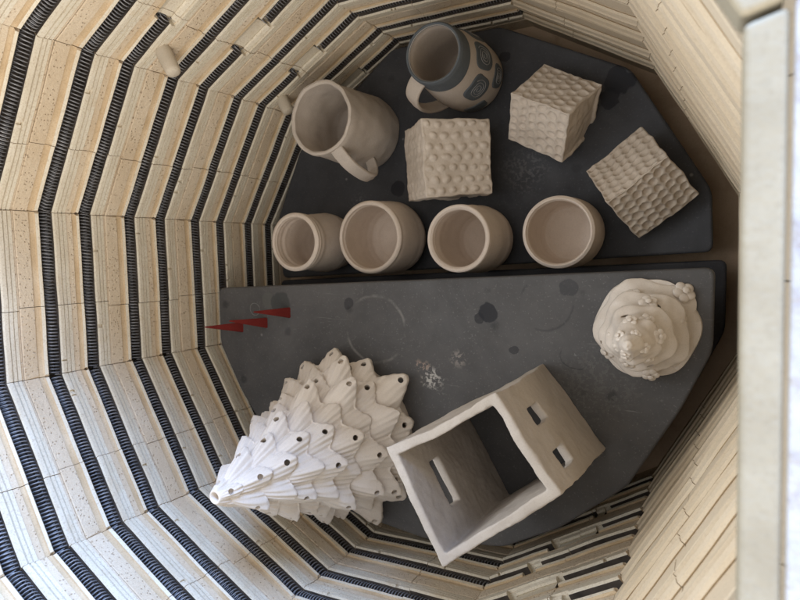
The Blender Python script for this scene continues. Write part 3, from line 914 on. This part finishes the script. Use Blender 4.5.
# ------------------------------------------------------------------ small swirled tree with blossoms
def swirl_tree(loc, H, RB):
    root = empty('ceramic_tree', loc)
    tag(root, 'small round cream ceramic tree with swirled tiers and blossom clusters', 'ceramic tree')
    seg = 240; nu = 150; nt_ = 5.0;  V = []; F = []
    def surf(a, u):
        # u 0 top -> 1 bottom ; spiral sawtooth tiers
        ph = (u ** .86) * nt_ + a / (2 * PI)
        fr = ph - math.floor(ph)
        saw = (fr ** 1.2 * .55 + .55 * math.exp(-((fr - .80) / .11) ** 2)) * (1 if fr < .9 else max(0, (1 - fr) / .1) ** .7)
        env = RB * (.05 + .95 * u ** .85)
        sc = .13 * math.sin(a * 6 + u * 31) * (.25 + .75 * saw) * min(1, u * 3)
        r = env * (.76 + .27 * saw + sc * .5) 
        if u > .93: r = env * 1.0 * (.98 + .025 * math.sin(a * 6 + 1)) * (1 - ((u - .93) / .07) ** 3 * .08)
        z = H * (1 - u) ** 1.12 - saw * .004 * min(1, u * 6)
        if u < .02: r *= u / .02
        return r, z
    for j in range(nu + 1):
        u = j / nu
        for k in range(seg):
            a = 2 * PI * k / seg; r, z = surf(a, u); z = max(z + nz((r * math.cos(a), r * math.sin(a), z), 75, 3) * .0022 * min(1, z / .01), 0); r += nz((r * math.cos(a), r * math.sin(a), z), 90, 8) * .0014 * (1 if u < .93 else 0)
            V.append((r * math.cos(a), r * math.sin(a), z))
    for j in range(nu):
        for k in range(seg):
            l = (k + 1) % seg; F.append((j * seg + k, j * seg + l, (j + 1) * seg + l, (j + 1) * seg + k))
    F.append(tuple(reversed(range(seg)))); F.append(tuple(nu * seg + k for k in range(seg)))
    me = mesh_of(V, F); recalc(me)
    o = link('t', me); cut = MB()
    for a, u in ((R_(95), .75), (R_(62), .62), (R_(15), .80), (R_(120), .40), (R_(40), .38), (R_(-70), .6), (R_(200), .7), (R_(260), .5)):
        r, z = surf(a, u); e = Vector((math.cos(a), math.sin(a), 0)); t = Vector((-math.sin(a), math.cos(a), 0))
        c = e * r + Vector((0, 0, z)); nn = (e * .6 + Vector((0, 0, .8))).normalized(); s2 = nn.cross(t)
        vs = []
        for d in (-.014, .02):
            for k in range(16):
                an = 2 * PI * k / 16; vs.append(c + nn * d + t * math.cos(an) * .0036 + s2 * math.sin(an) * .0017)
        cut.add((vs, [(k, (k + 1) % 16, 16 + (k + 1) % 16, 16 + k) for k in range(16)] + [tuple(reversed(range(16))), tuple(range(16, 32))]))
    c1 = link('c1', cut.me()); recalc(c1.data)
    c2 = link('c2', MB().add(tube([(0, 0, .004), (0, 0, H * .45), (0, 0, H * .75)], [RB * .74, RB * .42, RB * .12], 40)).me()); recalc(c2.data)
    for c_ in (c2, c1):
        md = o.modifiers.new('b', 'BOOLEAN'); md.operation = 'DIFFERENCE'; md.object = c_; md.solver = 'FAST'
    me2 = evaluated(o); bpy.data.objects.remove(o); bpy.data.objects.remove(c1); bpy.data.objects.remove(c2); me2.materials.clear()
    o = link('body', me2, M_STREE, smooth=True); o.parent = root
    try: me2.set_sharp_from_angle(angle=R_(60))
    except Exception: pass
    # blossoms: five-petal flowers on the tier edges
    def blossom(c, nn, s, seed):
        bm = bmesh.new(); rr = random.Random(seed)
        t = nn.orthogonal().normalized(); b_ = nn.cross(t)
        a0 = rr.random() * 6
        for i in range(6):
            if i == 5: cc = c + nn * s * .45; rad = s * .34
            else:
                an = a0 + i * 2 * PI / 5; cc = c + (t * math.cos(an) + b_ * math.sin(an)) * s * .55; rad = s * .50
            q = bmesh.ops.create_icosphere(bm, subdivisions=3, radius=rad)
            for v in q['verts']:
                d = v.co.copy(); h_ = d.dot(nn); v.co = cc + d - nn * h_ * .55
        me = bpy.data.meshes.new('blossom'); bm.to_mesh(me); bm.free()
        f = link('blossom', me, M_STREE, smooth=True); f.parent = root
    lst = [(48, .91, .0105), (168, .91, .0095), (-48, .91, .0095), (245, .91, .0095), (108, .80, .0085), (20, .76, .0100), (78, .60, .0085), (150, .70, .0085), (120, .50, .0075), (38, .54, .0080), (60, .36, .0070),
           (215, .80, .008), (-20, .60, .008), (-80, .78, .008), (180, .45, .0075), (250, .55, .0075), (-60, .40, .007), (10, .30, .0065), (100, .24, .006), (200, .24, .006), (-110, .28, .006), (150, .15, .005), (-20, .15, .005), (60, .12, .0045), (250, .12, .0045)]
    for i, (ad_, u, s) in enumerate(lst):
        a = R_(ad_); r, z = surf(a, u); e = Vector((math.cos(a), math.sin(a), 0))
        nn = (e * .62 + Vector((0, 0, .78))).normalized()
        c = e * (r * .98) + Vector((0, 0, max(z, .004)))
        blossom(c + nn * s * .18, nn, s * 1.05, i)
    return root
swirl_tree((.2720, -.0400, Z2), .140, .0550)

# ------------------------------------------------------------------ red pyrometric cones
def cone(bx, by, tx, ty, H, yaw, label):
    w_ = .0074
    vs = []; n = 10
    prof = []
    for i in range(n + 1):
        u = i / n
        c = Vector((bx + (tx - bx) * u, by + (ty - by) * u, Z2 + H * u))
        s = w_ * (1 - u * .88)
        for k in range(3):
            for d in (-.14, .14):
                an = yaw + k * 2 * PI / 3 + d
                vs.append(c + Vector((math.cos(an) * s * 1.12, math.sin(an) * s * 1.12, 0)))
    fs = []
    for i in range(n):
        for k in range(6):
            l = (k + 1) % 6; fs.append((i * 6 + k, i * 6 + l, i * 6 + 6 + l, i * 6 + 6 + k))
    fs.append(tuple(reversed(range(6)))); fs.append(tuple(n * 6 + k for k in range(6)))
    me = mesh_of(vs, fs); recalc(me)
    o = link('pyrometric_cone', me, M_RED)
    bev(o, .0006, 2)
    tag(o, label, 'pyrometric cone', 'red pyrometric cones')
cone(-.2905, -.0730, -.2985, -.0665, .063, R_(180), 'small red pyrometric cone at the shelf edge, leftmost of the three')
cone(-.2440, -.0640, -.2530, -.0555, .062, R_(180), 'small red pyrometric cone, the middle one of the three')
cone(-.2020, -.0470, -.2110, -.0412, .060, R_(180), 'small red pyrometric cone farthest from the brick wall, rightmost of the three')
